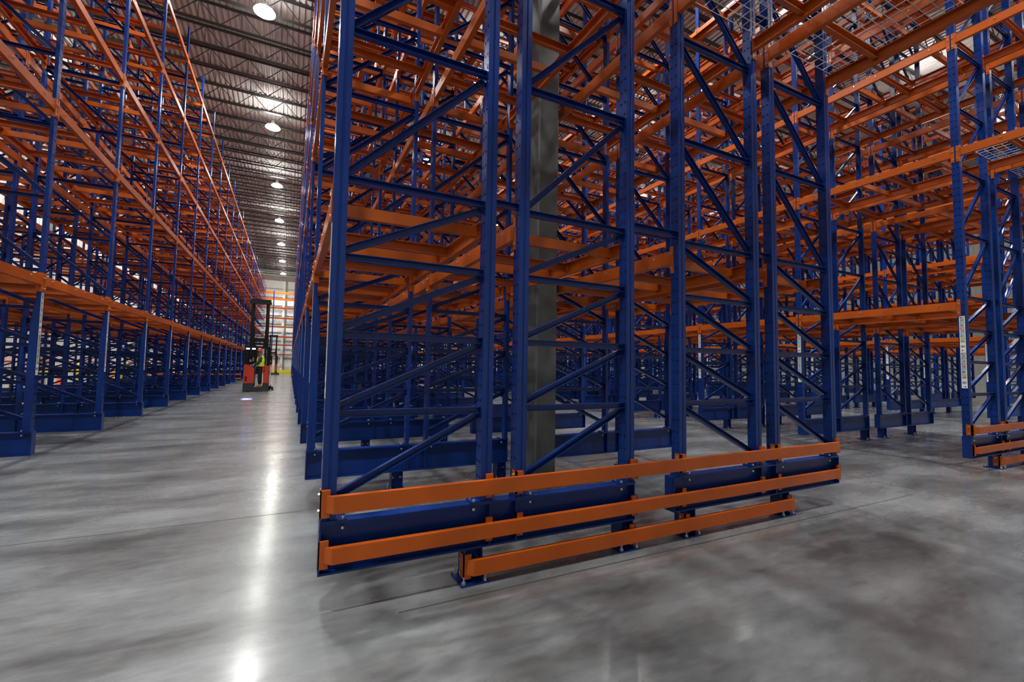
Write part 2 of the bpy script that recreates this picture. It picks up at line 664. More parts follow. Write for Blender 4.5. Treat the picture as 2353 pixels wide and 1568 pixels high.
def brace(dx, dz, name):
    key = (round(dx, 3), round(dz, 3), name)
    if key not in BR_M:
        BR_M[key] = brace_mesh(dx, dz, name)
    return BR_M[key]


def bracing(K, first):
    """(name, mesh, location) of every brace of a frame"""
    out = []
    px = [post_x(K, q, first) for q in range(4)]
    low = KIND[K]['low']
    for pair, (i, j2) in enumerate(((0, 1), (2, 3))):
        xa, xb = px[i][0] + px[i][1] + .001, px[j2][0] - .001
        for z in ZB:
            out.append(('horizontal_brace', brace(xb - xa, 0, 'horizontal_brace'), (xa, .012, z)))
        zs = [.62] + ZB
        for q in range(len(zs) - 1):
            z0, z1 = zs[q] + (.045 if q else 0), zs[q + 1] - .03
            if low[pair] == i:
                out.append(('diagonal_brace', brace(xb - xa, z1 - z0, 'diagonal_brace'), (xa, .030, z0)))
            else:
                out.append(('diagonal_brace', brace(xb - xa, z0 - z1, 'diagonal_brace'), (xa, .030, z1)))
    xa, xb = px[1][0] + px[1][1] + .001, px[2][0] - .001
    for z in (2.48, 4.9, 7.3, 9.7):
        out.append(('spacer_bar', brace(xb - xa, 0, 'spacer_bar'), (xa, .012, z + .03)))
    return out


def full_frame(K, first=False):
    """upright frame with every part an object of its own"""
    t = empty('upright_frame', (0, 0, 0), 'x', 'rack frame')
    link('base_beam', BASE_M[K], t)
    for fx in KIND[K]['feet']:
        a = link('pedestal', PED_M, t, (fx, 0, 0))
        link('base_plate', PEDPL_M, a)
    for q in range(4):
        px, pw = post_x(K, q, first)
        p = link('post', POST_M[first], t, (px, 0, Z_IT))
        bp = link('base_plate', PFOOT_M[first], p)
        if q in (1, 3):
            bp.scale = (-1, 1, 1)
            bp.location = (pw, 0, 0)
        if q == KIND[K]['aisle']:
            link('label_strip', LAB_M[K, first], p, (0, 0, 1.18 - Z_IT))
            if not first:
                link('reinforcement', REINF_M[K], p)
    for (n, me, loc) in bracing(K, first):
        link(n, me, t, loc)
    return t


def simple_frame_mesh(K):
    m = MB()
    L = KIND[K]['length']
    m.box(0, L, -.052, .052, Z_IT - .012, Z_IT)
    m.box(0, L, -.052, .052, Z_IB, Z_IB + .012)
    m.box(0, L, -.004, .004, Z_IB + .012, Z_IT - .012)
    for s in (0, L - .01):
        m.box(s, s + .01, -.052, .052, Z_IB + .012, Z_IT - .012)
    for fx in KIND[K]['feet']:
        m.box(fx - .06, fx + .06, -.055, .055, .012, Z_IB)
        m.box(fx - .095, fx + .095, -.1, .1, .0005, .012)
    for q in range(4):
        px, pw = post_x(K, q, False)
        m.box(px, px + pw, -PD / 2, PD / 2, Z_IT, Z_TOP)
    # reinforcement and label
    ai = KIND[K]['aisle']
    px = KIND[K]['posts'][ai]
    zt = LEV[0] - BEAM_H - .16
    a, b = (px + PS, px + PW) if K == 'L' else (px + PW - PS, px)
    pr = [(a, Z_IT), (b, Z_IT), (b, zt - .28), (a, zt)]
    for s in (-.04, .04):
        m.face([(p[0], s, p[1]) for p in pr])
    for k in range(1, 3):
        p, q = pr[k], pr[k + 1]
        m.face([(p[0], -.04, p[1]), (q[0], -.04, q[1]), (q[0], .04, q[1]), (p[0], .04, p[1])])
    lm_ = LAB_M[K, False]
    o = len(m.v)
    px, pw = post_x(K, ai, False)
    m.v += [(v.co.x + px, v.co.y, v.co.z + 1.18) for v in lm_.vertices]
    for p in lm_.polygons:
        m.f.append(tuple(o + i for i in p.vertices))
        m.m.append(p.material_index + 1)
    for (n, me, loc) in bracing(K, False):
        o = len(m.v)
        l = Vector(loc)
        m.v += [tuple(v.co + l) for v in me.vertices]
        for p in me.polygons:
            m.f.append(tuple(o + i for i in p.vertices))
            m.m.append(0)
    return m.mesh('upright_frame', [BLUE, WHITE, BLACK, GREEN, RED, LBLUE, YELLOW, GREYP])


SIMPLE = {k: simple_frame_mesh(k) for k in KIND}

# racks: name, list of (kind, x of its left end), frame rows by run
BAY = 2.26
Y0 = 2.77


def rows(y, n):
    return [y + BAY * k for k in range(n)]


NEAR_RUN = rows(Y0, 13)                     # ends just before the far cross-aisle
FAR_RUN = rows(33.45, 12)
LEFT_RUN = rows(7.52 - BAY, 12)
RACKS = [
    ('left rack', [('L', -7.83), ('R', -5.145)], LEFT_RUN, FAR_RUN),
    ('centre rack', [('L', .183), ('R', 2.865)], NEAR_RUN, FAR_RUN),
    ('right rack', [('L', 8.5), ('R', 11.182)], NEAR_RUN, FAR_RUN),
    ('second rack on the right', [('L', 16.9), ('R', 19.582)], NEAR_RUN[1:], FAR_RUN),
    ('third rack on the right', [('L', 25.3), ('R', 27.982)], NEAR_RUN[2:], FAR_RUN),
]
SHORT = {'left rack': 'left rack', 'centre rack': 'centre rack', 'right rack': 'right rack', 'second rack on the right': 'second right-hand rack', 'third rack on the right': 'third right-hand rack'}
FULL_N = {('left rack', 0): 5, ('left rack', 1): 12, ('centre rack', 0): 10, ('centre rack', 1): 8, ('right rack', 0): 7, ('right rack', 1): 5}
proto = {}
for (rn, halves, run1, run2) in RACKS:
    for hi, (K, hx) in enumerate(halves):
        side = 'left' if hi == 0 else 'right'
        for run, rname in ((run1, 'near run'), (run2, 'far run')):
            for k, y in enumerate(run):
                if rn == 'left rack' and rname == 'near run' and k == 0 and hi == 0:
                    continue
                full = rname == 'near run' and k < FULL_N.get((rn, hi), 0)
                if full:
                    first = (k == 0 and rn in ('centre rack', 'right rack'))
                    key = (K, first)
                    if key not in proto:
                        t = proto[key] = full_frame(K, first)
                    else:
                        t = copy_tree(proto[key])
                else:
                    t = link('upright_frame', SIMPLE[K])
                t.location = (hx, y, 0)
                if first if full else False:
                    lab = 'blue upright frame standing behind orange guard rails, %s half of %s, nearest the camera' % (side, SHORT[rn])
                else:
                    lab = 'blue upright frame, %s half of %s, %s frame of %s' % (side, SHORT[rn], ordn(k), rname)
                tag(t, lab, 'rack frame', 'upright frames of the racks')

# row spacers between the two halves of a rack
sp = MB()
sp.sweep(cprof(.06, .045, .004), (0, 0, 0), (.0, 0, 0), (0, -1, 0), (0, 0, 1))
for (rn, halves, run1, run2) in RACKS[:3]:
    xa = halves[0][1] + KIND['L']['posts'][3] + PW + .001        # row spacer ends on the inner posts
    xb = halves[1][1] + KIND['R']['posts'][0] - .001
    m = MB()
    m.sweep(cprof(.06, .045, .004), (0, 0, 0), (xb - xa, 0, 0), (0, -1, 0), (0, 0, 1))
    me = m.mesh('row_spacer', [BLUE])
    xa1 = xa
    for k, y in enumerate(run1[:8]):
        if rn == 'left rack' and k == 0:
            continue
        for li, z in enumerate((2.53, 4.95, 7.35)):
            o = link('row_spacer', me, None, (xa, y, z))
            tag(o, 'blue spacer bar joining both halves of %s, %s frame back, %s one up' % (SHORT[rn], ordn(k), ORD[li]), 'spacer bar', 'row spacers')


# ------------------------------------------------------------------ load beams and crossbars
def beam_parts(L, face):
    """beam along +y, web on the side `face` (-1 left, +1 right); x=0 is the outer face"""
    s = -face
    a = MB()
    a.sweep(cprof(BEAM_H, BEAM_W, .006), (0, .004, -BEAM_H / 2), (0, L - .004, -BEAM_H / 2), (s, 0, 0), (0, 0, 1))
    for fr in (.09, .41, .555, .88):
        bolt(a, (0, L * fr, -BEAM_H / 2 + .02), (face, 0, 0), .010, .008, 1)
    c = MB()
    # L-shaped connector: end plate on the post and a leg round its side
    x0, x1 = sorted((face * .007, s * (BEAM_W)))
    c.box(x0, x1, 0.0004, .0038, -.20, .035)
    xa, xb = sorted((face * .0012, face * .007))
    c.box(xa, xb, -.036, .0002, -.20, .035)
    for z in (-.03, -.16):
        bolt(c, (face * .007, -.019, z), (face, 0, 0), .010, .008, 1)
    return a.mesh('beam', [ORANGE, ZINC]), c.mesh('end_connector', [ORANGE, ZINC])


def crossbar_mesh(L, d):
    """C-section lying across two beams, its open side towards d"""
    m = MB()
    m.sweep(cprof(.078, .045, .004), (.0, 0, -.047), (L, 0, -.047), (0, d, 0), (0, 0, 1))
    for s in (0, L - .006):
        ya, yb = sorted((-.012 * d, .06 * d))
        m.box(s, s + .006, ya, yb, -.106, -.0865)
    return m.mesh('crossbar', [ORANGE])


BM, XM = {}, {}
beams, bars = [], []                         # everything first, then the 300 of each that show largest become things of their own
LINE_NAME = ['aisle-side left', 'second', 'third', 'fourth', 'fifth', 'sixth', 'seventh', 'aisle-side right']
TUN = 3.5                                    # length of the bay that bridges the cross-aisle beside the camera
for ri, (rn, halves, run1, run2) in enumerate(RACKS):
    lines = []
    for (K, hx) in halves:
        for q, px in enumerate(KIND[K]['posts']):
            face = -1 if q in (0, 2) else 1
            lines.append((hx + px + (0 if face < 0 else PW), face))
    spans = []
    for run, rnm in ((run1, 'near run'), (run2, 'far run')):
        for k in range(len(run) - 1):
            spans.append((run[k] + PD / 2, run[k + 1] - PD / 2, rnm, ordn(k) + ' bay', range(5)))
    if rn in ('centre rack', 'right rack'):
        spans.append((run1[0] - PD / 2 - TUN, run1[0] - PD / 2, 'overhead', 'bridge bay', range(1, 5)))
    spans.append((run1[-1] + PD / 2, run2[0] - PD / 2, 'overhead', 'far bridge bay', range(1, 5)))
    for (ya, yb, rnm, bay, levs) in spans:
        for lv in levs:
            z = LEV[lv]
            for qi, (lx, face) in enumerate(lines):
                beams.append(dict(x=lx, y=ya, L=yb - ya, z=z, face=face, rack=rn, run=rnm, bay=bay, lev=lv, line=qi))
            for pr in range(4):
                xa, xb = lines[pr * 2][0] + BEAM_W * .55, lines[pr * 2 + 1][0] - BEAM_W * .55
                for fi, fr in enumerate((.09, .41, .555, .88)):
                    bars.append(dict(x=xa, y=ya + (yb - ya) * fr - .03, L=xb - xa, z=z, rack=rn, run=rnm, bay=bay, lev=lv, pair=pr, no=fi))


def screen(ax, ay, az, bx, by, bz):
    """length on the picture of the part of a bar that lies inside it"""
    n, inside, pts = 8, 0, []
    for i in range(n + 1):
        t = i / n
        p = project(ax + (bx - ax) * t, ay + (by - ay) * t, az + (bz - az) * t)
        pts.append(p if p and -20 < p[0] < 2373 and -20 < p[1] < 1588 else None)
    s = 0
    for i in range(n):
        if pts[i] and pts[i + 1]:
            s += math.hypot(pts[i][0] - pts[i + 1][0], pts[i][1] - pts[i + 1][1]) / max(1.0, (pts[i][2] + pts[i + 1][2]) / 2)
    return s


RK = {'left rack': 'left rack', 'centre rack': 'centre rack', 'right rack': 'right rack', 'second rack on the right': 'second right-hand rack', 'third rack on the right': 'third right-hand rack'}
for b in beams:
    b['s'] = screen(b['x'], b['y'], b['z'] - .05, b['x'], b['y'] + b['L'], b['z'] - .05)
    # beams behind several other lines show less
    if b['rack'] == 'left rack':
        b['s'] *= 1.0 if b['line'] == 7 else .35
    if b['rack'] in ('second rack on the right', 'third rack on the right'):
        b['s'] *= .2
for b in bars:
    b['s'] = screen(b['x'], b['y'], b['z'] - .05, b['x'] + b['L'], b['y'], b['z'] - .05)
    if b['rack'] == 'left rack':
        b['s'] *= (.3, .3, .4, 1)[b['pair']]
    if b['rack'] in ('second rack on the right', 'third rack on the right'):
        b['s'] *= .2
beams.sort(key=lambda b: -b['s'])
bars.sort(key=lambda b: -b['s'])
NB = 300


def where(b):
    rk = RK[b['rack']]
    if b['run'] == 'overhead':
        return '%s, %s' % (rk, b['bay'])
    return '%s, %s of %s' % (rk, b['bay'], b['run'])


for b in beams[:NB]:
    key = (round(b['L'], 3), b['face'])
    if key not in BM:
        BM[key] = beam_parts(b['L'], b['face'])
    am, cm = BM[key]
    t = empty('pallet_rail', (b['x'], b['y'], b['z']), 'orange beam, %s, level %s, %s line' % (where(b), ['one', 'two', 'three', 'four', 'five'][b['lev']], LINE_NAME[b['line']]), 'rack beam', 'load beams of the racks')
    link('beam', am, t)
    link('end_connector', cm, t)
    c2 = link('end_connector', cm, t, (0, b['L'], 0))
    c2.scale = (1, -1, 1)
DEPTHN = ['first', 'second', 'third', 'fourth']
for b in bars[:NB]:
    key = (round(b['L'], 3), b['no'] % 2)
    if key not in XM:
        XM[key] = crossbar_mesh(b['L'], -1 if b['no'] % 2 else 1)
    o = link('crossbar', XM[key], None, (b['x'], b['y'], b['z'] - .002))
    tag(o, 'orange crossbar, %s, level %s, %s frame depth, %s bar back' % (where(b).replace(' of near run', ', near run').replace(' of far run', ', far run'), ['one', 'two', 'three', 'four', 'five'][b['lev']], DEPTHN[b['pair']], DEPTHN[b['no']]), 'crossbar', 'pallet support crossbars')

m = MB()
pb = cprof(BEAM_H, BEAM_W, .006)
for b in beams[NB:]:
    m.sweep(pb, (b['x'], b['y'] + .002, b['z'] - BEAM_H / 2), (b['x'], b['y'] + b['L'] - .002, b['z'] - BEAM_H / 2), (-b['face'], 0, 0), (0, 0, 1), caps=False)
    if b['y'] < 40:
        f_ = b['face']
        xa, xb = sorted((b['x'] + f_ * .001, b['x'] + f_ * .007))
        m.box(xa, xb, b['y'] - .036, b['y'], b['z'] - .2, b['z'] + .035)
        m.box(xa, xb, b['y'] + b['L'], b['y'] + b['L'] + .036, b['z'] - .2, b['z'] + .035)
tag(m.build('pallet_rail_mass', [ORANGE]), 'remaining orange load beams deep in the racks behind the nearer ones', 'rack beams', kind='stuff')
m = MB()
px_ = cprof(.078, .045, .004)
for b in bars[NB:]:
    m.sweep(px_, (b['x'], b['y'], b['z'] - .052), (b['x'] + b['L'], b['y'], b['z'] - .049), (0, -1 if b['no'] % 2 else 1, 0), (0, 0, 1), caps=False)
tag(m.build('crossbar_mass', [ORANGE]), 'remaining orange crossbars deep in the racks behind the nearer ones', 'crossbars', kind='stuff')


# ------------------------------------------------------------------ wire decks on the bridge bays
def wire_deck(w, l):
    m = MB()
    r = .0033
    n = int(l / .085)
    for i in range(n + 1):
        y = l * i / n
        m.cyl((-.02, y, .006), (w + .02, y, .006), r, 5, caps=False)
    k = int(w / .10)
    for i in range(k + 1):
        x = w * i / k
        m.cyl((x, 0, .012), (x, l, .012), r, 5, caps=False)
    return m.mesh('wire_deck', [WIRE])


for (rn, halves, run1, run2) in RACKS[1:3]:
    lines = [hx + px for (K, hx) in halves for px in KIND[K]['posts']]
    for gi, (a, b2, nm) in enumerate(((0, 1, 'first frame depth'), (1, 2, 'first narrow gap'), (2, 3, 'second frame depth'), (4, 5, 'third frame depth'), (5, 6, 'second narrow gap'), (6, 7, 'fourth frame depth'))):
        w = lines[b2] - lines[a] - .06
        me = wire_deck(w, TUN - .1)
        o = link('wire_deck', me, None, (lines[a] + .07, run1[0] - PD / 2 - TUN + .05, LEV[1] + .001))
        tag(o, 'silver wire mesh deck lying overhead on the bridge beams, %s, %s' % (RK[rn], nm), 'wire deck', 'wire decks over the cross-aisle')


# ------------------------------------------------------------------ orange guard rails at the rack ends
def guard_rail(x0, x1, y, z0, z1, brx, label, back, leg=.075):
    t = empty('guard_rail', (0, y, 0), label, 'guard rail', 'orange guard rails at rack ends')
    m = MB()
    d = .038
    ch = .035
    prof = [(x0, d), (x0 + ch, 0), (x1 - ch, 0), (x1, d)]
    n = len(m.v)
    # chamfered ends, closed front, top and bottom
    m.face([(p[0], p[1], z0) for p in prof])
    m.face([(p[0], p[1], z1) for p in reversed(prof)])
    for k in range(3):
        p, q = prof[k], prof[k + 1]
        m.face([(p[0], p[1], z0), (q[0], q[1], z0), (q[0], q[1], z1), (p[0], p[1], z1)])
    m.face([(x0, d, z0), (x1, d, z0), (x1, d, z1), (x0, d, z1)])
    rail = m.build('rail', [ORANGE], t)
    zc = (z0 + z1) / 2
    for (bx, sd) in brx:
        b = MB()
        xa, xb = sorted((bx, bx + sd * .052))
        b.box(xa, xb, d + .0005, back, zc - .075, zc + .075)
        xa, xb = sorted((bx, bx + sd * .006))
        b.box(xa, xb, d + .0005, d + leg, zc - .075, zc + .075)
        if leg > .03:
            for s in (-.045, .045):
                bolt(b, (bx, d + .045, zc + s), (-sd, 0, 0), .010, .010, 1)
        b.build('mounting_bracket', [ORANGE, ZINC], t)


def guard_set(hl, y, who):
    """three rails across both halves of a rack end whose left end is at x=hl"""
    P = [hl + p for p in KIND['L']['posts']] + [hl + 2.682 + p for p in KIND['R']['posts']]
    yf = y - .111
    br = [(p - .008, 1) if q % 2 == 0 else (p + PW + .008, -1) for q, p in enumerate(P)]
    guard_rail(hl + .03, hl + 5.02, yf, .553, .647, br, 'topmost of three orange guard rails, %s' % who, .064)
    guard_rail(hl + .03, hl + 5.02, yf, .281, .368, br, 'middle one of three orange guard rails, %s' % who, .056, .019)
    ft = [hl + .92, hl + 2.18, hl + 2.682 + .175, hl + 2.682 + 1.455]
    guard_rail(ft[0] - .05, ft[3] + .09, yf, .062, .157, [(ft[0] - .072, 1), (ft[1] + .072, -1), (ft[2] - .072, 1), (ft[3] + .072, -1)], 'short lowest orange guard rail bolted to the feet, %s' % who, .053)


guard_set(.183, Y0, 'near end of centre rack')
guard_set(8.5, Y0, 'near end of right rack')
guard_set(-7.83, 33.45, 'left rack beyond the far cross-aisle')
guard_set(.183, 33.45, 'centre rack beyond the far cross-aisle')
guard_set(8.5, 33.45, 'right rack beyond the far cross-aisle')

# ------------------------------------------------------------------ building columns
def building_column(x, y, label):
    t = empty('building_column', (x, y, 0), label, 'column', 'grey steel building columns')
    m = MB()
    w, d = .14, .20
    bm = [(-w, -d), (w, -d), (w, d), (-w, d)]
    ch = .018
    prof = []
    for (px, py) in bm:
        sx, sy = (1 if px > 0 else -1), (1 if py > 0 else -1)
        a, b = (px, py - sy * ch), (px - sx * ch, py)
        prof += [a, b] if sx * sy > 0 else [b, a]
    m.sweep(prof, (0, 0, .02), (0, 0, Z_DK - .8), (1, 0, 0), (0, 1, 0))
    m.build('shaft', [COLUMN], t)
    p = MB()
    p.box(-w - .06, w + .06, -d - .06, d + .06, .0005, .02)
    for sx in (-1, 1):
        for sy in (-1, 1):
            bolt(p, (sx * (w + .03), sy * (d + .03), .02), (0, 0, 1), .016, .03)
    p.build('base_plate', [TRUCK_GREY], t)
    g = MB()
    g.box(-w - .02, w + .02, -d - .02, d + .02, Z_DK - .8, Z_DK - .06)
    g.build('column_cap', [JOIST], t)


for i, y in enumerate((4.68, 20.3, 36.0, 51.5)):
    building_column(2.69, y, 'grey square steel column between the halves of centre rack, %s from the camera' % ORD[i])
for i, y in enumerate((20.3, 36.0, 51.5)):
    building_column(11.0, y, 'grey square steel column between the halves of right rack, %s back' % ORD[i])


# ------------------------------------------------------------------ reach trucks
TRUCK = dict()


def prism_x(m, prof, x0, x1, mi=0):
    """profile in (y,z) extruded along x"""
    m.sweep(prof, (x0, 0, 0), (x1, 0, 0), (0, 1, 0), (0, 0, 1), mi)


def reach_truck(loc, label, lamps=True):
    """rear towards -y; x=0 the truck's centre line"""
    t = empty('reach_truck', loc, label, 'forklift', 'reach trucks in the centre aisle')
    W = .52
    b = MB()     # black base skirt with bay for the driver
    b.sweep([(-W, .06), (-W + .06, 0), (W - .06, 0), (W, .06), (W, 1.05), (-W, 1.05)], (0, 0, .04), (0, 0, .22), (1, 0, 0), (0, 1, 0))
    b.sweep([(-W, .06), (-W + .06, 0), (-.08, 0), (-.08, .55), (-.08, 1.05), (-W, 1.05)], (0, 0, .22), (0, 0, .40), (1, 0, 0), (0, 1, 0))
    b.sweep([(.28, .0), (W - .06, 0), (W, .06), (W, 1.05), (.28, 1.05)], (0, 0, .22), (0, 0, .40), (1, 0, 0), (0, 1, 0))
    base = b.build('chassis', [TRUCK_GREY], t)
    cw = MB()    # red cowl on the left with a sloping top
    cw.sweep([(-W + .005, .40), (-.085, .40), (-.085, 1.08), (-.22, 1.20), (-W + .02, 1.27)], (0, .03, 0), (0, 1.0, 0), (1, 0, 0), (0, 0, 1))
    co = cw.build('cowl', [TRUCK_RED], t)
    v = MB()
    for k in range(5):
        v.box(-.45, -.36, .022, .03, .50 + k * .045, .53 + k * .045)
    v.build('vent', [TRUCK_BLACK], co)
    co2 = MB()
    co2.sweep([(-.40, 1.24), (-.10, 1.08), (-.02, 1.02), (.02, 1.06), (-.08, 1.16), (-.38, 1.29)], (0, .16, 0), (0, .7, 0), (1, 0, 0), (0, 0, 1))
    cs = co2.build('console', [TRUCK_GREY], t)
    lv = MB()
    lv.cyl((-.10, .38, 1.15), (-.13, .38, 1.25), .022, 10)
    lv.cyl((-.30, .42, 1.26), (-.30, .42, 1.33), .03, 10)
    lv.build('control_lever', [TRUCK_BLACK], cs)
    pd = MB()    # red back rest on the right with rounded notch
    pd.sweep([(.30, .40), (W - .005, .40), (W - .005, 1.22), (.27, 1.22), (.25, 1.0), (.27, .86), (.31, .82)], (0, .04, 0), (0, .85, 0), (1, 0, 0), (0, 0, 1))
    po = pd.build('backrest_panel', [TRUCK_RED], t)
    s = MB()
    s.box(.31, .36, .034, .04, 1.09, 1.14)
    s.box(.31, .36, .034, .04, .93, 1.02)
    s.build('switch_plate', [TRUCK_BLACK], po)
    g = MB()     # overhead guard
    for (px, py) in ((-W + .03, .10), (-W + .03, .95)):
        g.box(px - .025, px + .025, py - .03, py + .03, 1.2, 2.10)
    g.box(.40, W, .50, 1.02, 1.22, 2.10)
    g.box(-W, W, .04, .10, 2.07, 2.15)
    g.box(-W, W, 1.0, 1.06, 2.07, 2.15)
    for k in range(9):
        xx = -W + .03 + k * (2 * W - .06) / 8
        g.box(xx - .015, xx + .015, .10, 1.0, 2.09, 2.13)
    g.box(-W, -.02, .95, 1.02, 1.2, 2.10)
    go = g.build('overhead_guard', [TRUCK_BLACK], t)
    sc = MB()
    sc.box(-.36, -.10, .55, .60, 1.36, 1.66)
    so = sc.build('display_unit', [TRUCK_BLACK], t)
    q = MB()
    q.box(-.33, -.24, .542, .55, 1.40, 1.52)
    q.box(-.20, -.13, .542, .55, 1.42, 1.62)
    q.build('screen', [GREYP], so)
    # wheels
    wl = MB()
    wl.cyl((-.40, .22, .155), (-.26, .22, .155), .15, 20)
    wl.build('drive_wheel', [TRUCK_BLACK], t)
    # straddle legs
    for sx in (-1, 1):
        l = MB()
        l.box(sx * .50 - .06, sx * .50 + .06, 1.05, 2.6, .06, .22)
        lo = l.build('straddle_leg', [TRUCK_GREY], t)
        w2 = MB()
        for yy in (2.3, 2.5):
            w2.cyl((sx * .50 - .05, yy, .075), (sx * .50 + .05, yy, .075), .072, 16)
        w2.build('load_wheel', [TRUCK_BLACK], lo)
    st = MB()
    st.cyl((W + .10, 1.15, .10), (W + .20, 1.15, .10), .095, 18)
    st.box(W, W + .12, 1.05, 1.3, .08, .2)
    st.build('side_wheel', [TRUCK_BLACK], t)
    # mast
    mo = MB()
    for sx in (-1, 1):
        mo.sweep(cprof(.16, .07, .015), (sx * .42, 1.35, .12), (sx * .42, 1.35, 2.6), (-sx, 0, 0), (0, 1, 0))
        mo.sweep(cprof(.13, .06, .015), (sx * .335, 1.37, .12), (sx * .335, 1.37, 4.5), (-sx, 0, 0), (0, 1, 0))
        mo.sweep(cprof(.16, .06, .015), (sx * .40, 1.33, 2.2), (sx * .40, 1.33, 4.45), (-sx, 0, 0), (0, 1, 0))
        mo.cyl((sx * .27, 1.36, .4), (sx * .27, 1.36, 4.3), .03, 10)
    mo.box(-.48, .48, 1.26, 1.36, 4.30, 4.42)
    mo.box(-.45, .45, 1.30, 1.42, 4.42, 4.55)
    mo.box(-.42, .42, 1.38, 1.42, 2.45, 2.60)
    mst = mo.build('mast', [TRUCK_BLACK], t)
    ca = MB()
    ca.box(-.30, .30, 1.48, 1.54, 2.42, 2.56)
    ca.box(-.28, -.22, 1.48, 1.54, 2.3, 3.05)
    ca.box(.22, .28, 1.48, 1.54, 2.3, 3.05)
    ca.box(-.30, .30, 1.48, 1.54, 2.28, 2.34)
    cr = ca.build('fork_carriage', [TRUCK_BLACK], t)
    for sx in (-1, 1):
        fk = MB()
        fk.box(sx * .2 - .05, sx * .2 + .05, 1.545, 1.59, 2.2, 2.7)
        fk.box(sx * .2 - .05, sx * .2 + .05, 1.545, 2.6, 2.2, 2.24)
        fk.build('fork', [STEEL], cr)
    ho = MB()
    pts = [(W + .02, 1.1, 1.25), (W + .035, 1.1, .9), (W + .03, 1.12, .6), (W + .08, 1.12, .42), (W + .12, 1.12, .28)]
    for a, b_ in zip(pts, pts[1:]):
        ho.cyl(a, b_, .022, 8)
    ho.build('hose', [WHITE], t)
    if lamps:
        for (lx, nm, colr, en, lab) in ((-.37, 'spot_lamp', (.16, .22, 1.0), 30.0, 'blue lamp'), (-.13, 'work_lamp', (1, .97, .9), 8.0, 'white lamp')):
            e = MB()
            e.box(lx - .08, lx + .08, -.03, .04, 1.97, 2.06)
            lo = e.build(nm, [TRUCK_BLACK], t)
            e = MB()
            e.box(lx - .07, lx + .07, -.036, -.031, 1.985, 2.045)
            le = e.build('lens', [mat(nm + '_lens', colr, .3, emit=en, ecol=colr)], lo)
            le['label'] = lab + ' glass'
    return t


reach_truck((-1.40, 24.2, 0), 'red and black reach truck carrying an operator in the centre aisle', True)
reach_truck((-1.75, 56.5, 0), 'smaller distant reach truck half hidden behind the nearer one', False)
bl = bpy.data.lights.new('blue_warning_light', 'SPOT')
bl.energy = 2600
bl.color = (.12, .16, 1.0)
bl.spot_size = R(5)
bl.spot_blend = .6
bl.shadow_soft_size = .03
blo = bpy.data.objects.new('blue_warning_light', bl)
COL.objects.link(blo)
blo.location = (-1.77, 24.15, 2.0)
tgt = Vector((-1.39, 19.5, 0)) - Vector(blo.location)
blo.rotation_euler = tgt.to_track_quat('-Z', 'Y').to_euler()


# ------------------------------------------------------------------ the operator
def skin(name, verts, edges, radii, mats, parent, root=0, sub=2):
    me = bpy.data.meshes.new(name)
    me.from_pydata(verts, edges, [])
    me.materials.append(mats)
    o = link(name, me, parent)
    md = o.modifiers.new('skin', 'SKIN')
    me.skin_vertices.new() if not me.skin_vertices else None
    for i, r in enumerate(radii):
        sv = me.skin_vertices[0].data[i]
        sv.radius = (r, r) if not isinstance(r, tuple) else r
        sv.use_root = (i == root)
    md.use_smooth_shade = True
    s2 = o.modifiers.new('subdivision', 'SUBSURF')
    s2.levels = sub
    s2.render_levels = sub
    return o


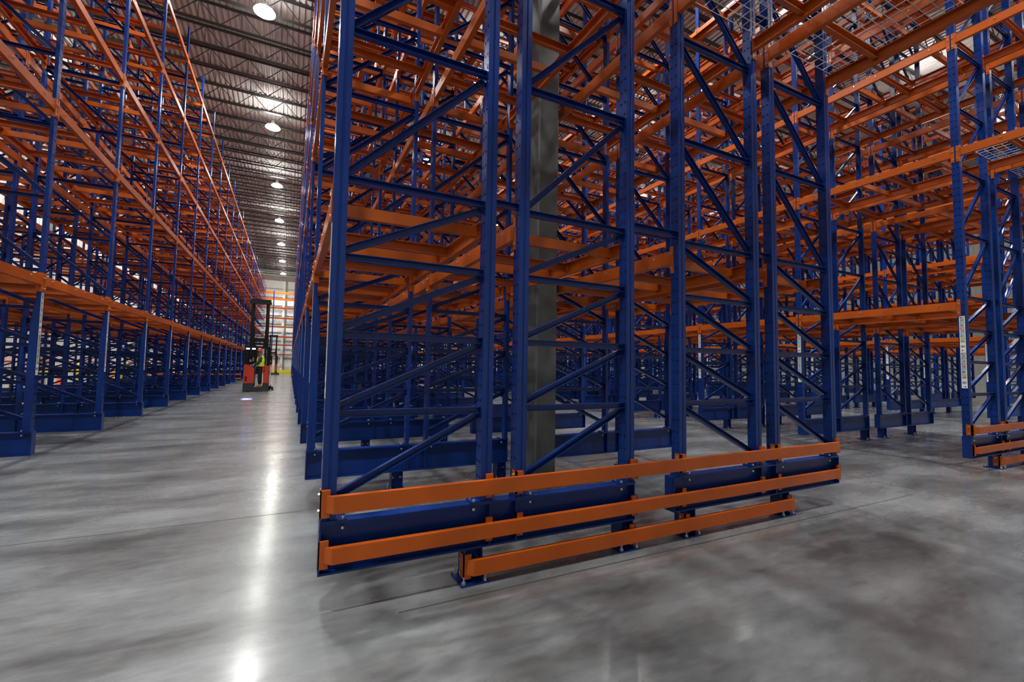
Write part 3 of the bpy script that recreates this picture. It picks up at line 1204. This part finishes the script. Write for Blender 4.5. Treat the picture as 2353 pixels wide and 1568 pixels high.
def build_person(loc):
    SKIN = mat('skin', (0.62, 0.37, 0.28), 0.5, var=0.05)
    DARK = mat('dark_clothing', (0.012, 0.012, 0.014), 0.8, var=0.2)
    SLEEVE = mat('charcoal_sleeve', (0.035, 0.037, 0.042), 0.8, var=0.2)
    VEST = mat('lime_vest', (0.60, 0.78, 0.015), 0.6, var=0.05, emit=0.0)
    SILV = mat('reflective_tape', (0.62, 0.62, 0.60), 0.4)
    HAT = mat('orange_red_hard_hat', (0.72, 0.08, 0.025), 0.3)
    BOOT = mat('tan_boot', (0.42, 0.28, 0.10), 0.6)
    HAIR = mat('dark_hair', (0.02, 0.014, 0.01), 0.7)
    # faces -x (towards the console); the head turns towards the camera (-y)
    t = empty('person', loc, 'operator in orange-red hard hat, lime vest and black trousers standing on the red truck', 'person')
    # one continuous body surface: pelvis root, spine, neck, head, arms, legs
    V = [(0, 0, .92), (0, 0, 1.12), (-.01, 0, 1.30), (-.01, 0, 1.43), (-.02, 0, 1.50), (-.03, -.005, 1.57), (-.035, -.01, 1.66),
         (0, -.10, .86), (.0, -.12, .48), (.02, -.13, .10), (-.12, -.13, .05),
         (0, .10, .86), (-.02, .12, .48), (.0, .13, .10), (-.14, .13, .05),
         (-.01, -.17, 1.40), (-.07, -.22, 1.14), (-.27, -.20, 1.01), (-.33, -.19, 1.00),
         (-.01, .17, 1.40), (-.10, .22, 1.14), (-.27, .16, 1.06), (-.33, .14, 1.06)]
    E_ = [(0, 1), (1, 2), (2, 3), (3, 4), (4, 5), (5, 6), (0, 7), (7, 8), (8, 9), (9, 10), (0, 11), (11, 12), (12, 13), (13, 14),
          (3, 15), (15, 16), (16, 17), (17, 18), (3, 19), (19, 20), (20, 21), (21, 22)]
    Rr = [(.12, .14), (.115, .13), (.12, .15), (.09, .12), .055, .07, .085, .085, .06, .045, .035, .085, .06, .045, .035,
          .06, .045, .035, .028, .06, .045, .035, .028]
    body = skin('body', V, E_, Rr, SKIN, t)
    # head with face
    hd = MB()
    hd.lathe([(0.0, -.115), (.045, -.105), (.066, -.07), (.078, -.02), (.084, .03), (.082, .07), (.06, .11), (0.0, .125)], (0, 0, 0), 20)
    ho = hd.build('head', [SKIN], body, (-.05, -.012, 1.66), True)
    ho.rotation_euler = (0, 0, R(25))
    fz = MB()
    for s in (-1, 1):
        fz.lathe([(0.0, -.011), (.010, -.006), (.012, 0), (.010, .006), (0, .011)], (s * .03, -.072, .012), 10)
    fz.build('eye', [BLACK], ho, smooth=True)
    nz = MB()
    nz.sweep([(-.012, 0), (.012, 0), (0, -.02)], (0, -.075, -.03), (0, -.078, .02), (1, 0, 0), (0, 1, 0))
    nz.build('nose', [SKIN], ho)
    mo = MB()
    mo.box(-.022, .022, -.074, -.066, -.062, -.052)
    mo.build('mouth', [mat('lips', (.3, .08, .07), .6)], ho)
    for s in (-1, 1):
        er = MB()
        er.lathe([(0, -.03), (.013, -.02), (.016, 0), (.013, .022), (0, .03)], (s * .083, .0, 0), 8)
        er.build('ear', [SKIN], ho, smooth=True)
    hr = MB()
    hr.lathe([(.075, -.06), (.088, -.02), (.09, .04), (.086, .07)], (0, .012, 0), 18)
    hr.build('hair', [HAIR], ho, smooth=True)
    hh = MB()
    hh.lathe([(.13, .055), (.132, .062), (.108, .07), (.104, .10), (.088, .15), (.05, .18), (0.0, .19)], (0, 0, 0), 24)
    hh.sweep([(-.09, 0), (.09, 0), (.06, -.06), (-.06, -.06)], (0, -.09, .055), (0, -.09, .062), (1, 0, 0), (0, 1, 0))
    hh.sweep([(-.012, 0), (.012, 0), (.012, .012), (-.012, .012)], (0, -.085, .145), (0, .085, .145), (1, 0, 0), (0, 0, 1))
    hh.build('hard_hat', [HAT], body, (-.05, -.012, 1.665), True).rotation_euler = (0, 0, R(25))
    # hands: palm, thumb and four curled fingers each
    for (hx, hy, hz, s) in ((-.33, -.19, 1.00, -1), (-.33, .14, 1.06, 1)):
        hv = [(0, 0, 0), (-.05, 0, .0), (-.09, 0, -.005)]
        he = [(0, 1), (1, 2)]
        hrd = [.026, (.034, .018), (.032, .016)]
        for q in range(4):
            n = len(hv)
            yy = -.027 + q * .018
            ln = (.030, .036, .038, .028)[q]
            hv += [(-.098, yy, -.006), (-.098 - ln, yy * 1.1, -.012), (-.098 - ln * 1.2, yy * 1.1, -.012 - ln)]
            he += [(2, n), (n, n + 1), (n + 1, n + 2)]
            hrd += [.0095, .0088, .008]
        n = len(hv)
        hv += [(-.035, s * -.038, -.006), (-.065, s * -.055, -.02), (-.085, s * -.052, -.036)]
        he += [(1, n), (n, n + 1), (n + 1, n + 2)]
        hrd += [.011, .010, .009]
        ob = skin('hand', hv, he, hrd, SKIN if s < 0 else DARK, body, sub=1)
        ob.location = (hx, hy, hz)
        ob.rotation_euler = (0, R(10), 0)
    # clothing
    tv = [V[i] for i in (0, 7, 8, 9, 11, 12, 13)]
    tv[0] = (0, 0, .95)
    skin('trousers', tv, [(0, 1), (1, 2), (2, 3), (0, 4), (4, 5), (5, 6)], [(.155, .165), .11, .095, .085, .11, .095, .085], DARK, t)
    jv = [V[i] for i in (0, 1, 2, 3, 4, 15, 16, 17, 19, 20, 21)]
    skin('jacket', jv, [(0, 1), (1, 2), (2, 3), (3, 4), (3, 5), (5, 6), (6, 7), (3, 8), (8, 9), (9, 10)],
         [(.15, .16), (.14, .155), (.145, .175), (.115, .15), .07, .085, .066, .05, .085, .066, .05], SLEEVE, t)
    vt = MB()
    rings = [(.86, .175, .20), (.98, .172, .195), (1.08, .166, .19), (1.10, .166, .19), (1.15, .166, .19), (1.17, .166, .192), (1.30, .168, .195), (1.38, .15, .165), (1.45, .115, .13), (1.48, .09, .095)]
    n = 26
    for a in range(len(rings) - 1):
        za, rxa, rya = rings[a]
        zb, rxb, ryb = rings[a + 1]
        for i in range(n):
            t0, t1 = 2 * math.pi * i / n, 2 * math.pi * (i + 1) / n
            mid = abs(math.sin((t0 + t1) / 2))
            if mid > .90 and 1.16 < (za + zb) / 2 < 1.44:
                continue                  # arm holes
            q = [(rxa * math.cos(t0), rya * math.sin(t0), za), (rxa * math.cos(t1), rya * math.sin(t1), za), (rxb * math.cos(t1), ryb * math.sin(t1), zb), (rxb * math.cos(t0), ryb * math.sin(t0), zb)]
            vt.face(q, 1 if a == 3 else 0)
    vo = vt.build('safety_vest', [VEST, SILV], t, smooth=True)
    bw = bmesh.new()
    bw.from_mesh(vo.data)
    bmesh.ops.remove_doubles(bw, verts=bw.verts, dist=.0005)
    bw.to_mesh(vo.data)
    bw.free()
    sd = vo.modifiers.new('solidify', 'SOLIDIFY')
    sd.thickness = .008
    for s in (-1, 1):
        b = MB()
        b.sweep([(-.16, 0), (.05, 0), (.06, .06), (.04, .11), (-.04, .11), (-.08, .065), (-.15, .055)], (0, s * .13 - .045, .005), (0, s * .13 + .045, .005), (1, 0, 0), (0, 0, 1))
        b.build('boot', [BOOT], t)
    return t


build_person((-1.25, 24.62, .222))

# ------------------------------------------------------------------ rack in front of the end wall
YW = 63.2


def wall_rack():
    fr = MB()
    for yy in (-.5, .5):
        fr.box(-.05, .05, yy - .04, yy + .04, .012, Z_TOP)
        fr.box(-.09, .09, yy - .08, yy + .08, .0005, .012)
    fm = fr.mesh('post', [BLUE])
    br = MB()
    z = .3
    k = 0
    while z < 9.8:
        a, b = ((-.46, .46) if k % 2 == 0 else (.46, -.46))
        br.sweep([(-.02, -.02), (.02, -.02), (.02, .02), (-.02, .02)], (0, a, z), (0, b, z + .9), (1, 0, 0), Vector((0, -.9, (b - a))).normalized())
        z += .95
        k += 1
    bm_ = br.mesh('bracing', [BLUE])
    xs = [-10.4 + 2.77 * i for i in range(9)]
    for i, x in enumerate(xs):
        t = empty('upright_frame', (x, YW, 0), 'blue upright frame before the white end wall, %s from the left corner' % ordn(i), 'rack frame', 'upright frames before the end wall')
        link('post', fm, t)
        link('bracing', bm_, t)
    bb = MB()
    bb.sweep(cprof(.14, .05, .006), (.055, 0, 0), (2.77 - .055, 0, 0), (0, 1, 0), (0, 0, 1))
    bbm = bb.mesh('wall_rack_rail', [ORANGE])
    for i, x in enumerate(xs[:8]):
        for li, z in enumerate((2.4, 3.6, 4.64, 5.9, 7.0, 8.3, 9.4, 10.2)):
            for d, yy in (('front', -.5), ('rear', .45)):
                if d == 'rear' and i not in (2, 3, 4):
                    continue
                o = link('wall_rack_rail', bbm, None, (x, YW + yy, z))
                tag(o, 'orange beam before the white end wall, %s bay from left, %s level, %s side' % (ordn(i), ORD[li], d), 'rack beam', 'load beams before the end wall')


wall_rack()
yb_ = MB()
yb_.box(-10.9, 44.0, Y_F - .65, Y_F - .38, .0005, .42)
tag(yb_.build('yellow_curb', [YELLOW]), 'yellow curb along the foot of the white end wall', 'curb')
for i, x in enumerate((-6.2, -1.0, 4.2, 9.4, 14.6)):
    t = empty('steel_column', (x, Y_F - .18, 0), 'pale steel column with pipes on the end wall, %s from the left' % ORD[i], 'column', 'columns on the end wall')
    m = MB()
    m.box(-.12, .12, -.08, .08, .0005, 12.1)
    m.build('shaft', [WALL], t)
    p = MB()
    for xx in (.2, .27, .34):
        p.cyl((xx, -.05, .0005), (xx, -.05, 12.1), .025, 8)
    p.build('pipe', [STEEL], t)
    g = MB()
    for s in (-1, 1):
        g.cyl((.12 * s, -.06, 8.2), (s * 2.4, -.06, 4.6), .018, 6)
        g.cyl((.12 * s, -.06, 1.4), (s * 2.4, -.06, 4.6), .018, 6)
    g.build('cross_bracing', [TRUCK_GREY], t)

# ------------------------------------------------------------------ along the left wall
def wall_guard(y, l, label):
    t = empty('yellow_guard_rail', (X_L + .9, y, 0), label, 'guard rail', 'yellow guard rails by the left wall')
    m = MB()
    prof = [(0, -.15), (.03, -.13), (.03, -.05), (.0, -.03), (0, .03), (.03, .05), (.03, .13), (0, .15), (-.012, .15), (-.012, -.15)]
    m.sweep(prof, (0, 0, .82), (0, l, .82), (1, 0, 0), (0, 0, 1))
    m.build('rail', [YELLOW], t)
    n = int(l / 1.8) + 1
    for k in range(n):
        yy = .1 + (l - .2) * k / (n - 1)
        p = MB()
        p.box(-.11, -.013, yy - .05, yy + .05, .012, 1.02)
        p.box(-.16, .04, yy - .1, yy + .1, .0005, .012)
        p.build('post', [YELLOW], t)


for i, y in enumerate((17.5, 24.4, 31.3, 38.2, 45.1)):
    wall_guard(y, 5.4, 'yellow guard rail on posts along the white left wall, %s from the camera' % ORD[i])
pm = MB()
pm.cyl((X_L + .35, 6, 1.25), (X_L + .35, 60, 1.25), .045, 12)
tag(pm.build('red_pipe', [RED]), 'long red sprinkler pipe running low along the white left wall', 'pipe')
for i, y in enumerate((22.6, 30.2, 37.6)):
    t = empty('bollard', (X_L + 1.7, y, 0), 'thick yellow bollard near the left wall, %s from the camera' % ORD[i], 'bollard', 'yellow bollards by the left wall')
    m = MB()
    m.lathe([(0.10, .0005), (.10, 1.15), (.085, 1.2), (.04, 1.23), (0, 1.235)], (0, 0, 0), 18)
    m.build('pipe', [YELLOW], t, smooth=True)
    p = MB()
    p.box(-.16, .16, -.16, .16, .0004, .012)
    p.build('base_plate', [YELLOW], t)
for i, y in enumerate((22.0, 26.9, 33.5)):
    t = empty('traffic_cone', (X_L + 2.1, y, 0), 'orange traffic cone on the floor by the left wall, %s from the camera' % ORD[i], 'cone', 'orange cones by the left wall')
    m = MB()
    m.lathe([(.15, .03), (.13, .05), (.035, .70), (.03, .72), (0, .72)], (0, 0, 0), 18)
    m.build('cone_body', [mat('cone_orange', (.8, .12, .02), .5)], t, smooth=True)
    p = MB()
    p.box(-.19, .19, -.19, .19, .0005, .03)
    p.build('base', [TRUCK_BLACK], t)
for i, y in enumerate((15.2, 22.9, 30.6, 38.3, 46.0, 53.7)):
    m = MB()
    m.sweep([(-.13, -.13), (.13, -.13), (.13, .13), (-.13, .13)], (X_L + .17, y, .0), (X_L + .17, y, 12.7), (1, 0, 0), (0, 1, 0))
    tag(m.build('steel_column', [mat('wall_column_grey', (.30, .31, .30), .5)]), 'grey steel column standing against the white left wall, %s from the camera' % ORD[i], 'column', 'columns on the left wall')
